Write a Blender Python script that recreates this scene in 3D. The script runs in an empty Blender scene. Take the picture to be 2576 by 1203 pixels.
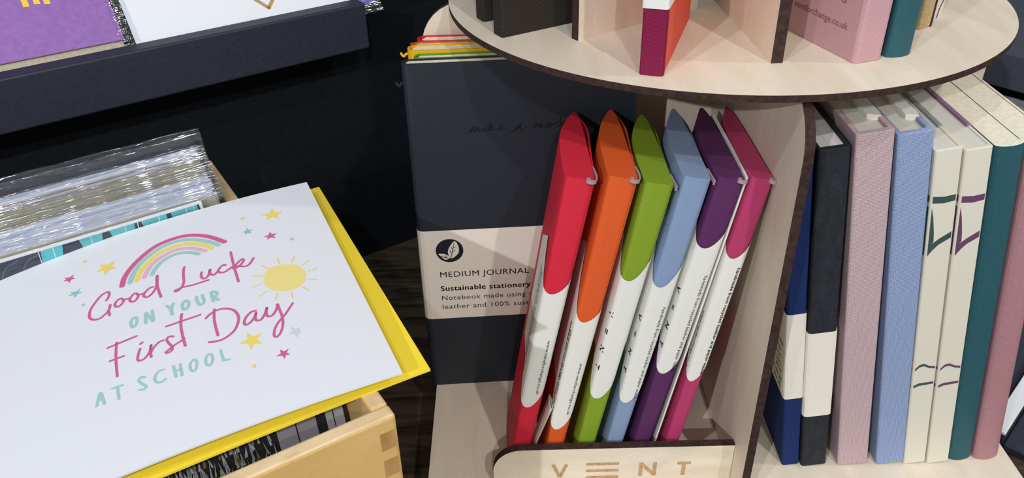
import bpy, bmesh, math, random
from mathutils import Vector, Matrix
random.seed(7)
S = bpy.context.scene
R = math.radians

# ---------------------------------------------------------------- camera
cam_data = bpy.data.cameras.new('camera')
cam_data.sensor_width = 36.0
cam_data.lens = 36.0 * 2075.0 / 2576.0
cam_data.clip_start = 0.01
cam = bpy.data.objects.new('camera', cam_data)
S.collection.objects.link(cam)
PITCH, ROLL, CAM_H = R(32.885), R(-1.3877), 0.3548
fw = Vector((0, math.cos(PITCH), -math.sin(PITCH)))
up0 = Vector((0, math.sin(PITCH), math.cos(PITCH)))
rt0 = Vector((1, 0, 0))
rt = rt0 * math.cos(ROLL) + up0 * math.sin(ROLL)
up = -rt0 * math.sin(ROLL) + up0 * math.cos(ROLL)
cam.matrix_world = Matrix(((rt.x, up.x, -fw.x, 0), (rt.y, up.y, -fw.y, 0), (rt.z, up.z, -fw.z, CAM_H), (0, 0, 0, 1)))
S.camera = cam

# ---------------------------------------------------------------- world, exposure, shop spotlights
S.view_settings.view_transform = 'Standard'
S.view_settings.look = 'None'
S.view_settings.exposure = 0.0
S.view_settings.gamma = 1.0
S.view_settings.use_curve_mapping = False
S.cycles.transparent_max_bounces = 24
world = bpy.data.worlds.new('shop_ambient')
S.world = world
world.use_nodes = True
world.node_tree.nodes['Background'].inputs[0].default_value = (0.86, 0.93, 1.0, 1)
world.node_tree.nodes['Background'].inputs[1].default_value = 0.40

def spotlight(name, az, el, dist, watts, color, radius=0.016):
    d = bpy.data.lights.new(name, 'SPOT')
    d.energy = watts
    d.color = color
    d.shadow_soft_size = radius
    d.spot_size = R(75)
    d.spot_blend = 0.6
    o = bpy.data.objects.new(name, d)
    S.collection.objects.link(o)
    t = Vector((0.06, 0.36, 0.12))
    v = Vector((math.sin(R(az)) * math.cos(R(el)), -math.cos(R(az)) * math.cos(R(el)), math.sin(R(el))))
    o.location = t + v * dist
    o.rotation_euler = (-v).to_track_quat('-Z', 'Y').to_euler()
spotlight('ceiling_spotlight', 22, 45, 1.9, 36, (1.0, 0.97, 0.93))
spotlight('ceiling_spotlight', -30, 26, 2.5, 75, (0.98, 0.98, 1.0))
spotlight('ceiling_spotlight', -38, 54, 2.0, 22, (0.97, 0.98, 1.0))
spotlight('ceiling_spotlight', 3, 35, 2.2, 36, (1.0, 0.98, 0.95))
spotlight('ceiling_spotlight', 80, 50, 2.0, 24, (1.0, 0.97, 0.92))

# ---------------------------------------------------------------- materials
def nt(name, rough=0.6, spec=0.3):
    m = bpy.data.materials.new(name)
    m.use_nodes = True
    b = m.node_tree.nodes['Principled BSDF']
    b.inputs['Roughness'].default_value = rough
    b.inputs['Specular IOR Level'].default_value = spec
    return m, m.node_tree, b
def lin(r, g, b):
    f = lambda c: (c / 255 / 12.92) if c / 255 <= 0.04045 else ((c / 255 + 0.055) / 1.055) ** 2.4
    return (f(r), f(g), f(b), 1)
def coords(t, scale):
    tc = t.nodes.new('ShaderNodeTexCoord'); mp = t.nodes.new('ShaderNodeMapping')
    mp.inputs['Scale'].default_value = scale
    t.links.new(tc.outputs['Object'], mp.inputs['Vector'])
    return mp.outputs['Vector']
def noise_mix(t, vec, c1, c2, scale, detail=4, lo=0.3, hi=0.7, dist=0.0):
    n = t.nodes.new('ShaderNodeTexNoise'); n.inputs['Scale'].default_value = scale
    n.inputs['Detail'].default_value = detail; n.inputs['Distortion'].default_value = dist
    t.links.new(vec, n.inputs['Vector'])
    r = t.nodes.new('ShaderNodeValToRGB')
    r.color_ramp.elements[0].position = lo; r.color_ramp.elements[1].position = hi
    r.color_ramp.elements[0].color = c1; r.color_ramp.elements[1].color = c2
    t.links.new(n.outputs['Fac'], r.inputs['Fac'])
    return r.outputs['Color'], n.outputs['Fac']
def bump(t, b, fac, strength, dist=0.0003):
    bp = t.nodes.new('ShaderNodeBump'); bp.inputs['Strength'].default_value = strength
    bp.inputs['Distance'].default_value = dist
    t.links.new(fac, bp.inputs['Height']); t.links.new(bp.outputs['Normal'], b.inputs['Normal'])
def mat_noise(name, c1, c2, scale, stretch=(1, 1, 1), rough=0.6, spec=0.3, bmp=0.0, detail=4, lo=0.3, hi=0.7, dist=0.0, bd=0.0003):
    m, t, b = nt(name, rough, spec)
    col, fac = noise_mix(t, coords(t, stretch), c1, c2, scale, detail, lo, hi, dist)
    t.links.new(col, b.inputs['Base Color'])
    if bmp: bump(t, b, fac, bmp, bd)
    return m
def mat_paper(name, rgb, rough=0.6, spec=0.25, amt=0.04):
    c = lin(*rgb); k = 1 - amt
    return mat_noise(name, (c[0] * k, c[1] * k, c[2] * k, 1), c, 900, rough=rough, spec=spec, bmp=0.15, bd=0.0001)
def mat_weave(name, base, dark, pitch=1500.0):
    # bookcloth: crossed fine threads over a slubby tone
    m, t, b = nt(name, 0.85, 0.15)
    v = coords(t, (1, 1, 1))
    col, fac = noise_mix(t, coords(t, (0.5, 1, 1)), dark, base, 1900, 3, 0.2, 0.62)
    ws = []
    for axis in ('X', 'Z'):
        w = t.nodes.new('ShaderNodeTexWave'); w.bands_direction = axis
        w.inputs['Scale'].default_value = pitch; w.inputs['Distortion'].default_value = 0.8
        w.inputs['Detail'].default_value = 1
        t.links.new(v, w.inputs['Vector']); ws.append(w.outputs['Fac'])
    mu = t.nodes.new('ShaderNodeMath'); mu.operation = 'MULTIPLY'
    t.links.new(ws[0], mu.inputs[0]); t.links.new(ws[1], mu.inputs[1])
    mx = t.nodes.new('ShaderNodeMix'); mx.data_type = 'RGBA'; mx.blend_type = 'MULTIPLY'
    mx.inputs['Factor'].default_value = 0.6
    t.links.new(col, mx.inputs['A'])
    rmp = t.nodes.new('ShaderNodeValToRGB'); rmp.color_ramp.elements[0].color = (0.45, 0.45, 0.5, 1)
    rmp.color_ramp.elements[0].position = 0.0; rmp.color_ramp.elements[1].position = 0.35
    t.links.new(mu.outputs[0], rmp.inputs['Fac']); t.links.new(rmp.outputs['Color'], mx.inputs['B'])
    t.links.new(mx.outputs['Result'], b.inputs['Base Color'])
    bump(t, b, mu.outputs[0], 0.5, 0.0003)
    return m
def mat_wood(name, c1, c2, stretch, scale=60, rough=0.5, spec=0.3):
    m, t, b = nt(name, rough, spec)
    v = coords(t, stretch)
    col, fac = noise_mix(t, v, c1, c2, scale, 5, 0.3, 0.72, 0.6)
    # short pores
    v2 = coords(t, tuple(s * 6 for s in stretch))
    pc, pf = noise_mix(t, v2, (0.75, 0.72, 0.68, 1), (1, 1, 1, 1), scale * 4, 2, 0.33, 0.42)
    mx = t.nodes.new('ShaderNodeMix'); mx.data_type = 'RGBA'; mx.blend_type = 'MULTIPLY'
    mx.inputs['Factor'].default_value = 0.35
    t.links.new(col, mx.inputs['A']); t.links.new(pc, mx.inputs['B'])
    t.links.new(mx.outputs['Result'], b.inputs['Base Color'])
    bump(t, b, fac, 0.1, 0.0002)
    return m
BIRCH_A, BIRCH_B = lin(217, 204, 183), lin(232, 221, 203)
M = {}
M['birch_flat'] = mat_wood('birch plywood face', BIRCH_A, BIRCH_B, (1.0, 0.22, 1.0), 70)
M['birch_up'] = mat_wood('birch plywood upright', BIRCH_A, BIRCH_B, (1.0, 1.0, 0.18), 70)
M['birch_side'] = mat_wood('birch plywood front', BIRCH_A, BIRCH_B, (0.25, 1.0, 1.0), 80)
M['burnt'] = mat_noise('laser burnt plywood edge', lin(50, 37, 34), lin(72, 54, 49), 420, (1, 1, 1), 0.8, 0.1, 0.1)
M['burnt_letter'] = mat_noise('laser engraved letter', lin(172, 136, 94), lin(206, 172, 128), 500, rough=0.8, spec=0.1)
M['pine'] = mat_wood('pine box wood', lin(212, 172, 108), lin(224, 186, 122), (0.5, 0.5, 1.6), 30)
M['pine_edge'] = mat_wood('plywood box rim', lin(206, 174, 128), lin(236, 212, 172), (0.4, 0.4, 3.0), 160)
M['pine_end'] = mat_wood('pine end grain', lin(172, 132, 78), lin(196, 156, 98), (1, 1, 0.4), 120)
M['navy'] = mat_noise('navy painted board', lin(40, 44, 56), lin(48, 52, 65), 500, rough=0.5, spec=0.35, bmp=0.1)
M['shaded_board'] = mat_noise('board darkened for shade', lin(16, 21, 26), lin(22, 27, 33), 300, rough=0.65, spec=0.15, bmp=0.1)  # darker than the navy lip: colour lowered to stand in for shade
M['table'] = mat_noise('worn dark wood table', lin(32, 27, 21), lin(92, 79, 62), 55, (0.35, 1.7, 1), 0.6, 0.25, 0.3, 8, 0.35, 0.75, 1.2)
M['leather_black'] = mat_noise('black leather cover', lin(33, 40, 48), lin(39, 47, 56), 900, rough=0.5, spec=0.35, bmp=0.25)
M['deboss_black'] = mat_paper('debossed leather', (19, 23, 27), 0.45, 0.4)
M['page'] = mat_noise('cream page edges', lin(226, 218, 196), lin(242, 236, 218), 500, (1, 1, 0.05), 0.8, 0.1)
M['page_lines'] = mat_noise('page edge lines', lin(196, 192, 182), lin(236, 233, 224), 900, (1, 0.04, 0.05), 0.8, 0.1, 0.2)
M['page_white'] = mat_noise('white page edges', lin(205, 203, 205), lin(238, 237, 238), 700, (1, 0.05, 0.05), 0.8, 0.1, 0.2)
M['greyboard'] = mat_paper('pale grey board', (214, 211, 203))
M['band_cream'] = mat_paper('cream paper band', (232, 228, 215))
M['band_white'] = mat_paper('white paper band', (232, 232, 226))
M['ink_black'] = mat_paper('black ink', (26, 25, 28), 0.7, 0.15)
M['ink_navy'] = mat_paper('dark ink', (38, 36, 46), 0.7, 0.15)
for n, c in dict(red=(218, 44, 66), orange=(226, 96, 44), green=(134, 162, 44), blue=(136, 158, 192), purple=(92, 46, 94), magenta=(184, 62, 108)).items():
    M['pouch_' + n] = mat_noise(n + ' recycled leather', tuple(x * 0.9 for x in lin(*c)[:3]) + (1,), lin(*c), 1100, rough=0.6, spec=0.25, bmp=0.2)
M['leather_back'] = mat_paper('raw leather underside', (96, 88, 92), 0.9, 0.1)
M['leather_rim'] = mat_paper('cut leather rim', (168, 150, 156), 0.9, 0.1)
for n, c in dict(red=(208, 36, 56), orange=(206, 92, 40), yellow=(228, 178, 34), green=(84, 146, 44)).items():
    M['note_' + n] = mat_paper(n + ' notebook cover', c, 0.5, 0.3, 0.06)
M['cloth_navy'] = mat_weave('navy bookcloth', lin(36, 58, 112), lin(28, 46, 94), 700)
M['cloth_charcoal'] = mat_noise('charcoal fibre cover', lin(32, 35, 41), lin(42, 46, 52), 260, (1, 1, 0.4), 0.7, 0.25, 0.3)
M['linen_pink'] = mat_weave('pink grey linen', lin(216, 190, 192), lin(186, 158, 162), 430)
M['linen_blue'] = mat_weave('pale blue linen', lin(164, 182, 216), lin(132, 152, 194), 430)
M['cream_cover'] = mat_paper('cream cover', (222, 217, 200))
M['stripe_green'] = mat_paper('dark green stripe', (60, 82, 80))
M['stripe_purple'] = mat_paper('plum stripe', (104, 68, 100))
M['teal'] = mat_noise('teal leather cover', lin(38, 82, 92), lin(46, 92, 102), 1200, rough=0.55, spec=0.3, bmp=0.3)
M['mauve'] = mat_noise('mauve leather cover', lin(186, 144, 150), lin(200, 158, 164), 1200, rough=0.55, spec=0.3, bmp=0.3)
M['mauve_dark'] = mat_noise('dusky mauve leather cover', lin(164, 118, 124), lin(178, 132, 138), 1200, rough=0.55, spec=0.3, bmp=0.3)
M['mauve_deboss'] = mat_paper('mauve debossed', (132, 88, 96), 0.5, 0.3)
M['crimson_cloth'] = mat_weave('crimson bookcloth', lin(150, 38, 80), lin(126, 30, 66), 600)
M['coral'] = mat_paper('coral board', (222, 84, 66))
M['dark_cloth'] = mat_weave('black brown bookcloth', lin(58, 52, 47), lin(44, 40, 37), 500)
M['kraft'] = mat_noise('kraft paper', lin(176, 146, 104), lin(198, 170, 128), 700, rough=0.8, spec=0.15)
M['kraft_dark'] = mat_noise('brown kraft paper', lin(150, 112, 78), lin(172, 132, 96), 700, rough=0.8, spec=0.15)
M['kraft_grey'] = mat_noise('grey kraft paper', lin(168, 160, 140), lin(188, 180, 160), 700, rough=0.8, spec=0.15)
M['card_white'] = mat_paper('white card', (228, 231, 238), 0.5, 0.3, 0.02)
M['env_white'] = mat_paper('white envelope', (226, 228, 240), 0.6, 0.2, 0.03)
M['env_yellow'] = mat_paper('yellow envelope', (250, 222, 62), 0.6, 0.25, 0.03)
M['purple_card'] = mat_noise('purple card', lin(140, 98, 168), lin(150, 108, 178), 300, rough=0.32, spec=0.5, bmp=0.25, bd=0.001)
M['gold'] = mat_noise('gold print', lin(170, 128, 74), lin(196, 156, 100), 900, rough=0.5, spec=0.4)
M['letter_yellow'] = mat_paper('yellow print', (240, 198, 82))
for n, c in dict(p=(210, 100, 150), t=(160, 206, 200), y=(240, 216, 112), l=(230, 180, 200), b=(148, 194, 206), g=(206, 214, 222), s=(240, 222, 142)).items():
    M['print_' + n] = mat_paper('printed ink ' + n, c, 0.55, 0.25, 0.03)
M['art_navy'] = mat_paper('navy print', (34, 44, 64)); M['art_teal'] = mat_paper('teal print', (88, 178, 186))
M['art_pale'] = mat_paper('pale line print', (188, 216, 222)); M['art_slate'] = mat_paper('slate blue print', (66, 98, 122))
M['art_black'] = mat_paper('black print', (36, 36, 38)); M['art_grey'] = mat_paper('grey print', (142, 138, 146)); M['art_silver'] = mat_paper('silver print', (158, 160, 164))
M['art_olive'] = mat_paper('olive print', (110, 96, 52)); M['art_violet'] = mat_paper('violet print', (92, 74, 128)); M['art_mint'] = mat_paper('mint print', (130, 190, 150))
M['lavender'] = mat_paper('lavender card', (112, 108, 190), 0.4, 0.4)
M['tag_yellow'] = mat_paper('yellow ribbon', (226, 180, 60)); M['tag_black'] = mat_paper('black ribbon', (40, 40, 44)); M['tag_red'] = mat_paper('red ribbon', (150, 40, 44))
M['white_trim'] = mat_paper('white trim', (226, 228, 232), 0.4, 0.4)
M['grey_paper'] = mat_noise('grey printed paper', lin(150, 150, 160), lin(214, 214, 222), 30, rough=0.5)
M['slate'] = mat_noise('slate painted board', lin(66, 70, 82), lin(74, 78, 90), 500, rough=0.5, spec=0.35)
M['pale_green'] = mat_paper('pale green board edge', (138, 148, 144)); M['pale_plum'] = mat_paper('pale plum board edge', (142, 110, 138))
M['fibre'] = mat_paper('pale fibre', (70, 76, 84))
M['rack_white'] = mat_paper('white board', (214, 216, 222), 0.5, 0.3)
M['floor'] = mat_noise('grey shop floor', lin(92, 90, 88), lin(112, 110, 106), 6, rough=0.6)
# clear cellophane: a thin sheet that mostly lets light through and glints on its wrinkles
m = bpy.data.materials.new('clear cellophane'); m.use_nodes = True; t = m.node_tree
t.nodes.remove(t.nodes['Principled BSDF'])
tr = t.nodes.new('ShaderNodeBsdfTransparent'); gl = t.nodes.new('ShaderNodeBsdfGlossy'); mx = t.nodes.new('ShaderNodeMixShader')
tr.inputs[0].default_value = (0.95, 0.96, 0.97, 1)
gl.inputs['Roughness'].default_value = 0.14
mx.inputs[0].default_value = 0.09
nz = t.nodes.new('ShaderNodeTexNoise'); nz.inputs['Scale'].default_value = 360
t.links.new(coords(t, (0.16, 1, 1)), nz.inputs['Vector'])
bp = t.nodes.new('ShaderNodeBump'); bp.inputs['Strength'].default_value = 0.55; bp.inputs['Distance'].default_value = 0.0025
t.links.new(nz.outputs['Fac'], bp.inputs['Height']); t.links.new(bp.outputs['Normal'], gl.inputs['Normal'])
t.links.new(tr.outputs[0], mx.inputs[1]); t.links.new(gl.outputs[0], mx.inputs[2])
t.links.new(mx.outputs[0], t.nodes['Material Output'].inputs['Surface'])
M['cello'] = m

# ---------------------------------------------------------------- mesh helpers
class MB:
    def __init__(s): s.v = []; s.f = []; s.mi = []; s.mats = []
    def slot(s, m):
        if m not in s.mats: s.mats.append(m)
        return s.mats.index(m)
    def add(s, vs, fs, m):
        k = len(s.v); i = s.slot(m)
        s.v += [tuple(v) for v in vs]
        for f in fs: s.f.append(tuple(k + a for a in f)); s.mi.append(i)
    def box(s, a, b, m):
        x0, y0, z0 = a; x1, y1, z1 = b
        s.add([(x0, y0, z0), (x1, y0, z0), (x1, y1, z0), (x0, y1, z0), (x0, y0, z1), (x1, y0, z1), (x1, y1, z1), (x0, y1, z1)],
              [(3, 2, 1, 0), (4, 5, 6, 7), (0, 1, 5, 4), (1, 2, 6, 5), (2, 3, 7, 6), (3, 0, 4, 7)], m)
    def prism(s, outline, lo, hi, axis, side_m, cap_m=None):
        # extrude a CCW 2D outline along an axis ('x','y','z')
        n = len(outline); cap_m = cap_m or side_m
        P = {'z': lambda p, h: (p[0], p[1], h), 'y': lambda p, h: (p[0], h, p[1]), 'x': lambda p, h: (h, p[0], p[1])}[axis]
        vs = [P(p, lo) for p in outline] + [P(p, hi) for p in outline]
        s.add(vs, [(i, (i + 1) % n, n + (i + 1) % n, n + i) for i in range(n)], side_m)
        s.add(vs, [tuple(range(n - 1, -1, -1)), tuple(range(n, 2 * n))], cap_m)
    def grid(s, fn, nu, nv, m):
        vs = [fn(i / nu, j / nv) for j in range(nv + 1) for i in range(nu + 1)]
        s.add(vs, [(j * (nu + 1) + i, j * (nu + 1) + i + 1, (j + 1) * (nu + 1) + i + 1, (j + 1) * (nu + 1) + i) for j in range(nv) for i in range(nu)], m)
    def build(s, name, parent=None, bevel=0.0, smooth=False, solid=0.0, recalc=True, seg=2):
        me = bpy.data.meshes.new(name)
        me.from_pydata(s.v, [], s.f)
        for m in s.mats: me.materials.append(m)
        for p, i in zip(me.polygons, s.mi): p.material_index = i
        bm = bmesh.new(); bm.from_mesh(me)
        bmesh.ops.remove_doubles(bm, verts=bm.verts, dist=1e-6)
        if recalc: bmesh.ops.recalc_face_normals(bm, faces=bm.faces)
        bm.to_mesh(me); bm.free()
        if smooth:
            for p in me.polygons: p.use_smooth = True
        o = bpy.data.objects.new(name, me)
        S.collection.objects.link(o)
        if parent: o.parent = parent
        if solid:
            q = o.modifiers.new('thickness', 'SOLIDIFY'); q.thickness = solid; q.offset = 0
        if bevel:
            q = o.modifiers.new('bevel', 'BEVEL'); q.width = bevel; q.segments = seg; q.limit_method = 'ANGLE'; q.angle_limit = R(40)
        return o
def tag(o, label, cat, group=None, kind=None):
    o['label'] = label
    if cat: o['category'] = cat
    if group: o['group'] = group
    if kind: o['kind'] = kind
    return o
def thing(name, label, cat, loc, rot=(0, 0, 0), group=None):
    o = bpy.data.objects.new(name, None); o.empty_display_size = 0.02
    S.collection.objects.link(o); o.location = loc; o.rotation_euler = rot
    return tag(o, label, cat, group)
def dup(o, parent=None):
    c = o.copy(); S.collection.objects.link(c)
    if parent: c.parent = parent
    for ch in list(o.children): dup(ch, c)
    return c
def arc(cx, cy, r, a0, a1, n):
    return [(cx + r * math.cos(R(a0 + (a1 - a0) * i / n)), cy + r * math.sin(R(a0 + (a1 - a0) * i / n))) for i in range(n + 1)]
def smooth_path(pts, sub=5, closed=False):
    if len(pts) < 3: return [Vector(p) for p in pts]
    P = [Vector(p) for p in pts]
    closed = closed or (P[0] - P[-1]).length < 1e-9
    if closed and (P[0] - P[-1]).length < 1e-9: P = P[:-1]
    n = len(P); out = []
    for i in range(n if closed else n - 1):
        g = (lambda k: P[k % n]) if closed else (lambda k: P[min(max(k, 0), n - 1)])
        p0, p1, p2, p3 = g(i - 1), g(i), g(i + 1), g(i + 2)
        for j in range(sub):
            t = j / sub
            out.append(0.5 * ((2 * p1) + (p2 - p0) * t + (2 * p0 - 5 * p1 + 4 * p2 - p3) * t * t + (3 * p1 - p0 - 3 * p2 + p3) * t ** 3))
    out.append(P[0] if closed else P[-1])
    return out
def ribbon(mb, pts, w, fn, m, sub=5, cap=True):
    # flat printed stroke: centreline in 2D, width w, mapped to 3D by fn(x, y)
    P = smooth_path(pts, sub); L = []; Rr = []; n = len(P)
    closed = (P[0] - P[-1]).length < 1e-9
    for i in range(n):
        a = P[i - 1] if i else (P[-2] if closed else P[0]); b = P[i + 1] if i < n - 1 else (P[1] if closed else P[-1])
        d = b - a
        if d.length < 1e-12: d = Vector((1, 0))
        d.normalize(); q = Vector((-d.y, d.x)) * (w / 2)
        L.append(P[i] + q); Rr.append(P[i] - q)
    vs = [fn(p.x, p.y) for p in L] + [fn(p.x, p.y) for p in Rr]
    mb.add(vs, [(i, i + 1, n + i + 1, n + i) for i in range(n - 1)], m)
    if cap and not closed:
        for e, inner in ((P[0], P[1]), (P[-1], P[-2])):
            d = (e - inner); d.normalize(); a0 = math.degrees(math.atan2(d.y, d.x))
            f = arc(e.x, e.y, w / 2, a0 - 90, a0 + 90, 6)
            mb.add([fn(*p) for p in f], [tuple(range(7))], m)
_txt = {}
def text2d(string, size, spacing=1.0):
    # outline of the words as 2D triangles (the built-in font)
    c = bpy.data.curves.new('t', 'FONT'); c.body = string; c.size = size; c.space_character = spacing; c.resolution_u = 3
    o = bpy.data.objects.new('t', c); S.collection.objects.link(o)
    dg = bpy.context.evaluated_depsgraph_get(); dg.update()
    me = o.evaluated_get(dg).to_mesh()
    vs = [(v.co.x, v.co.y) for v in me.vertices]; fs = [tuple(p.vertices) for p in me.polygons]
    o.evaluated_get(dg).to_mesh_clear()
    bpy.data.objects.remove(o); bpy.data.curves.remove(c)
    return vs, fs
def add_text(mb, string, size, fn, m, width=None, spacing=1.0, bold=0.0):
    vs, fs = text2d(string, size, spacing)
    if width:
        k = width / max(v[0] for v in vs); vs = [(v[0] * k, v[1]) for v in vs]
    mb.add([fn(*v) for v in vs], fs, m)
    if bold:
        for dx, dy in ((bold, 0), (-bold, 0), (0, bold)):
            mb.add([fn(v[0] + dx, v[1] + dy) for v in vs], fs, m)
STROKES=[('p',11,[(960,1005),(951,1020),(946,1043),(949,1059),(959,1063),(980,1052),(1007,1012),(1024,977),(1029,945),(1027,921),(1013,902),(991,895),(972,907),(957,923),(949,943),(946,964)]),('p',11,[(955,924),(953,910),(951,892)]),('p',11,[(907,983),(921,971),(928,955),(925,938),(914,931),(900,942),(893,959),(898,977),(907,983)]),('p',11,[(893,965),(870,962)]),('p',11,[(848,983),(861,969),(868,953),(865,935),(852,928),(838,944),(834,962),(839,977),(848,983)]),('p',11,[(834,962),(810,962)]),('p',11,[(772,985),(785,985),(803,969),(813,949),(809,933),(798,927),(780,939),(762,970),(752,1013),(748,1058)]),('p',11,[(748,1058),(753,1030),(754,981),(751,931),(747,895)]),('p',11,[(634,1057),(640,1039),(646,991),(649,949),(660,918),(675,900),(689,899),(688,908),(673,910),(662,913),(616,905),(553,905)]),('p',11,[(572,977),(577,955),(575,932),(564,923),(547,943),(537,976)]),('p',11,[(537,976),(541,956),(536,936),(525,930),(508,948)]),('p',11,[(472,974),(479,981),(496,969),(506,950),(501,932),(484,926),(461,938),(443,950)]),('p',11,[(437,1061),(439,1005),(441,937),(441,870),(441,827)]),('p',11,[(447,935),(436,929),(413,944),(396,969),(400,983),(417,970),(436,946),(420,937),(401,923),(379,928),(354,966)]),('t',12,[(860,818),(871,808),(875,782),(870,759),(859,762),(851,786),(852,811),(860,818)]),('t',12,[(819,754),(816,820)]),('t',12,[(812,820),(794,755)]),('t',12,[(789,823),(790,750)]),('t',13,[(731,820),(716,786)]),('t',13,[(706,820),(718,787),(716,749)]),('t',13,[(657,813),(670,803),(674,780),(672,759),(662,756),(651,771),(648,795),(657,813)]),('t',13,[(614,816),(615,786),(609,757),(597,752),(590,771),(591,815)]),('t',13,[(556,813),(555,748)]),('t',13,[(556,813),(542,812),(534,797),(541,778),(554,775)]),('t',13,[(551,774),(535,746)]),('p',11,[(967,685),(929,688),(860,693)]),('p',10,[(934,698),(939,645),(942,584),(942,496)]),('p',10,[(963,600),(913,600)]),('p',11,[(848,636),(842,640)]),('p',10,[(852,607),(859,583),(865,555),(860,538),(840,540),(818,571),(811,605)]),('p',10,[(811,605),(817,570),(816,534)]),('p',10,[(815,562),(802,586),(781,606),(764,607)]),('p',10,[(727,609),(741,618),(752,608),(749,583),(738,551),(741,530),(755,523),(763,531),(749,541),(729,555),(700,567),(690,574)]),('p',11,[(682,733),(692,673),(694,606),(691,529)]),('p',11,[(746,687),(695,687),(616,687)]),('p',11,[(559,692),(569,621),(569,523)]),('p',11,[(597,653),(578,671),(552,681),(521,676),(492,650),(480,612),(483,572),(505,523),(540,496),(572,490),(605,501)]),('p',11,[(411,597),(428,600),(452,578),(465,548),(460,530),(439,540),(418,569),(413,584)]),('p',11,[(413,584),(421,550),(416,534),(400,535),(378,568),(368,595)]),('p',11,[(368,595),(377,561),(373,538),(355,539),(335,567),(325,597)]),('p',10,[(325,597),(324,553),(325,498),(335,449),(353,412),(369,401),(374,417),(364,451),(342,486),(311,518),(269,574)]),('t',10,[(1019,377),(1005,442),(993,373)]),('t',10,[(1013,404),(997,403)]),('t',10,[(962,438),(928,437)]),('t',10,[(945,439),(943,369)]),('t',10,[(848,432),(862,441),(870,428),(861,405),(848,383),(853,371),(870,374)]),('t',10,[(781,437),(800,436),(813,414),(813,388),(798,373),(778,381)]),('t',10,[(745,436),(742,372)]),('t',10,[(721,434),(721,368)]),('t',10,[(744,406),(720,404)]),('t',10,[(671,432),(686,416),(689,385),(680,368),(668,382),(663,416),(671,432)]),('t',10,[(614,433),(629,417),(632,385),(623,368),(610,382),(606,413),(614,433)]),('t',10,[(573,432),(571,368)]),('t',10,[(571,368),(551,363)]),('p',24,[(892,1070),(880,1124),(847,1187),(794,1248),(736,1292),(674,1308),(610,1305),(553,1278),(499,1228),(449,1157)]),('t',23,[(860,1074),(845,1126),(812,1189),(763,1237),(706,1272),(650,1279),(591,1264),(537,1221),(504,1185),(478,1147)]),('y',23,[(832,1074),(816,1124),(781,1178),(728,1224),(672,1242),(613,1235),(566,1208),(533,1177),(509,1138)]),('l',21,[(801,1077),(786,1117),(751,1168),(703,1199),(652,1212),(600,1193),(563,1161),(537,1130)]),('t',20,[(768,1078),(753,1113),(721,1153),(679,1175),(634,1173),(595,1152),(567,1122)]),('y',6,[(262,913),(262,871)]),('y',6,[(194,891),(213,853)]),('y',6,[(145,833),(178,812)]),('y',5,[(127,757),(164,759)]),('y',5,[(144,680),(177,703)]),('y',5,[(192,624),(211,663)]),('y',5,[(261,605),(260,647)]),('y',5,[(328,628),(310,664)]),('y',5,[(380,683),(346,704)]),('y',5,[(399,761),(359,761)]),('y',5,[(382,838),(347,815)]),('y',6,[(333,893),(312,856)])]
POLYS=[('y',[(203,1331),(199,1289),(166,1276),(196,1262),(191,1224),(217,1254),(248,1244),(234,1272),(261,1296),(223,1294)]),('y',[(339,1327),(339,1313),(331,1307),(339,1306),(340,1295),(345,1304),(353,1301),(349,1310),(355,1319),(345,1316)]),('b',[(340,1219),(335,1197),(316,1194),(332,1182),(328,1161),(342,1175),(357,1167),(353,1184),(369,1195),(348,1197)]),('p',[(252,1135),(247,1111),(225,1108),(243,1095),(237,1071),(255,1087),(275,1077),(268,1096),(286,1108),(262,1111)]),('t',[(171,1047),(171,1033),(162,1028),(171,1025),(171,1015),(176,1023),(183,1019),(180,1028),(187,1034),(177,1035)]),('y',[(909,1288),(927,1252),(905,1221),(940,1229),(957,1196),(961,1237),(993,1249),(966,1262),(976,1298),(945,1272)]),('y',[(1033,1382),(1033,1369),(1025,1363),(1033,1360),(1032,1348),(1039,1359),(1048,1359),(1043,1366),(1049,1375),(1039,1372)]),('p',[(1084,1291),(1093,1270),(1079,1256),(1099,1257),(1105,1236),(1112,1259),(1132,1266),(1117,1273),(1125,1290),(1105,1279)]),('b',[(1059,1163),(1069,1143),(1053,1127),(1074,1129),(1082,1109),(1089,1132),(1111,1139),(1094,1145),(1102,1163),(1081,1152)]),('t',[(1048,1046),(1048,1034),(1039,1026),(1048,1027),(1051,1019),(1054,1028),(1061,1029),(1056,1034),(1059,1043),(1053,1038)]),('y',[(466,481),(448,447),(415,454),(438,425),(425,391),(452,405),(468,374),(472,416),(508,435),(472,442)]),('p',[(371,324),(359,306),(340,313),(352,295),(342,278),(358,282),(365,263),(370,286),(391,293),(372,301)]),('g',[(307,433),(293,410),(272,415),(285,396),(275,377),(291,382),(298,360),(304,386),(326,394),(306,405)]),('y',[(470,296),(470,284),(462,278),(470,277),(470,267),(475,276),(484,274),(479,281),(484,289),(475,287)]),('s',[(344,784),(335,820),(306,853),(270,859),(228,845),(194,814),(178,768),(183,722),(206,682),(245,663),(287,669),(324,698),(343,744)])]
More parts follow.
